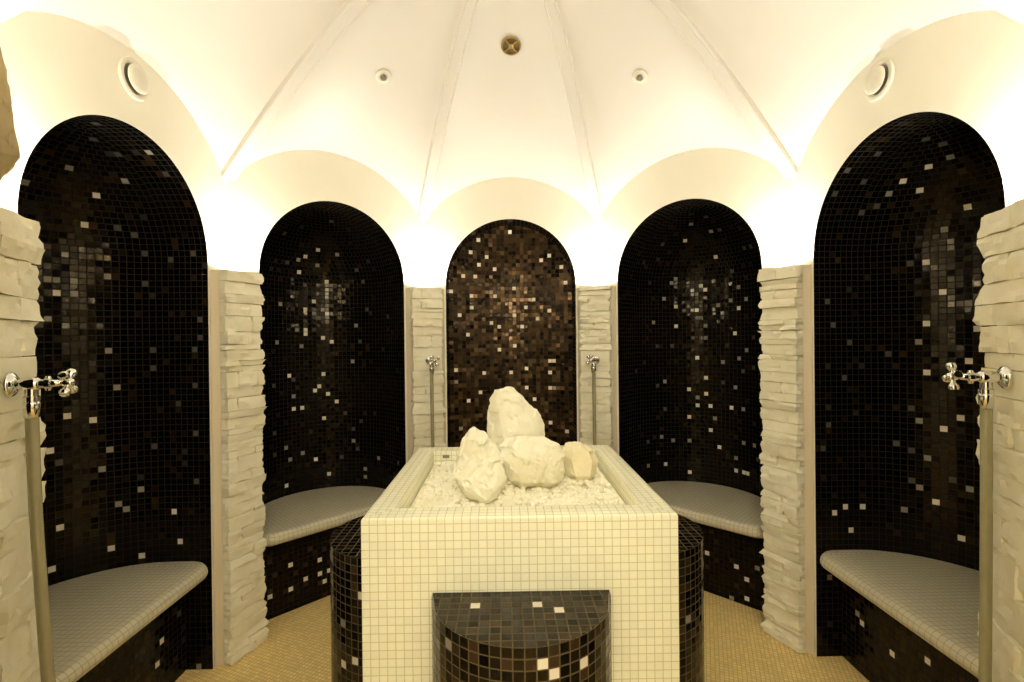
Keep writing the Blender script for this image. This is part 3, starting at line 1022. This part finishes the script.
def sensor(p, label):
    at, d = ceil_frame(p)
    at = at + d * 0.0025
    root = thing('ceiling_sensor', label, 'sensor', at, 'small ceiling sensors')
    bm = bmesh.new()
    add_lathe(bm, at, d, [(0, 0), (0.038, 0), (0.040, 0.003), (0.034, 0.008), (0.020, 0.010), (0.017, 0.006), (0, 0.006)], 28)
    autosmooth(obj('plate', bm, M_PLAST, root), 45)
    bm = bmesh.new()
    add_lathe(bm, at, d, [(0, 0.006), (0.015, 0.006), (0.0155, 0.012), (0.012, 0.020), (0.006, 0.024), (0, 0.025)], 20)
    obj('eye', bm, M_GREY, root, True)


sensor((-0.655, 0.694), 'small round ceiling sensor above the alcove left of the centre')
sensor((0.671, 0.692), 'small round ceiling sensor above the alcove right of the centre')

at, d = ceil_frame((0.004, 0.676))
at = at + d * 0.002
root = thing('ceiling_vent', 'round brass vent with a cross bar high in the ceiling', 'vent', at)
bm = bmesh.new()
add_lathe(bm, at, d, [(0.040, 0.0), (0.050, 0.0), (0.052, 0.004), (0.048, 0.010), (0.042, 0.010), (0.040, 0.003), (0.040, 0.0)], 32)
autosmooth(obj('ring', bm, M_BRASS, root), 45)
bm = bmesh.new()
add_lathe(bm, at, d, [(0, 0.0), (0.041, 0.0), (0.041, 0.003), (0, 0.001)], 28)
obj('mesh_plate', bm, simple('bronze plate', (0.16, 0.11, 0.04), 0.5), root)
bm = bmesh.new()
x, y, zz_ = frame_to(d)
for ax in (x, y):
    add_tube(bm, [at + d * 0.007 - ax * 0.042, at + d * 0.007 + ax * 0.042], 0.004, 8)
add_lathe(bm, at, d, [(0, 0.002), (0.012, 0.004), (0.013, 0.011), (0.008, 0.015), (0, 0.016)], 16)
obj('cross_bar', bm, M_BRASS, root)

# ------------------------------------------------------------------ lights: up-lights on the pillar tops
def uplight(deg, power):
    n, t = nt(deg)
    l = bpy.data.lights.new('uplight', 'AREA'); l.shape = 'DISK'; l.size = 0.05
    l.energy = power; l.color = (1.0, 0.93, 0.79)
    o = bpy.data.objects.new('uplight', l); C.objects.link(o)
    o.location = n * 1.445 + Z * (PZ + 0.02)
    dirn = (Z * 1.0 + n * 0.22).normalized()
    o.rotation_euler = (-dirn).to_track_quat('Z', 'Y').to_euler()


for g in range(8): uplight(22.5 + 45 * g, 7.3)

# ceiling lamp in the entrance passage
l = bpy.data.lights.new('passage lamp', 'AREA'); l.shape = 'DISK'; l.size = 0.5; l.energy = 31; l.color = (1.0, 0.94, 0.78)
o = bpy.data.objects.new('passage_lamp', l); C.objects.link(o)
o.location = (0, -2.35, 2.38)
o.rotation_euler = (radians(48), 0, 0)

w = bpy.data.worlds.new('World'); SC.world = w; w.use_nodes = True
w.node_tree.nodes['Background'].inputs[0].default_value = (0.02, 0.017, 0.012, 1)
w.node_tree.nodes['Background'].inputs[1].default_value = 0.3

# ------------------------------------------------------------------ camera
F = 481.76
yaw, roll, pitch = 0.0150, 0.0107, -0.0039
f = Vector((sin(yaw) * cos(pitch), cos(yaw) * cos(pitch), sin(pitch)))
r = Vector((cos(yaw), -sin(yaw), 0)); u = r.cross(f)
r2 = r * cos(roll) - u * sin(roll); u2 = r * sin(roll) + u * cos(roll)
cd = bpy.data.cameras.new('camera'); cd.sensor_width = 36; cd.lens = F / 1024 * 36; cd.clip_start = 0.02
co = bpy.data.objects.new('camera', cd); C.objects.link(co)
co.matrix_world = Matrix(((r2.x, u2.x, -f.x, CAM[0]), (r2.y, u2.y, -f.y, CAM[1]), (r2.z, u2.z, -f.z, CAM[2]), (0, 0, 0, 1)))
SC.camera = co
vs = SC.view_settings
SC.display_settings.display_device = 'sRGB'
vs.view_transform = 'Standard'; vs.look = 'None'; vs.gamma = 1; vs.use_curve_mapping = False
vs.exposure = 0.06
SC.cycles.max_bounces = 12; SC.cycles.diffuse_bounces = 8
SC.cycles.use_denoising = True
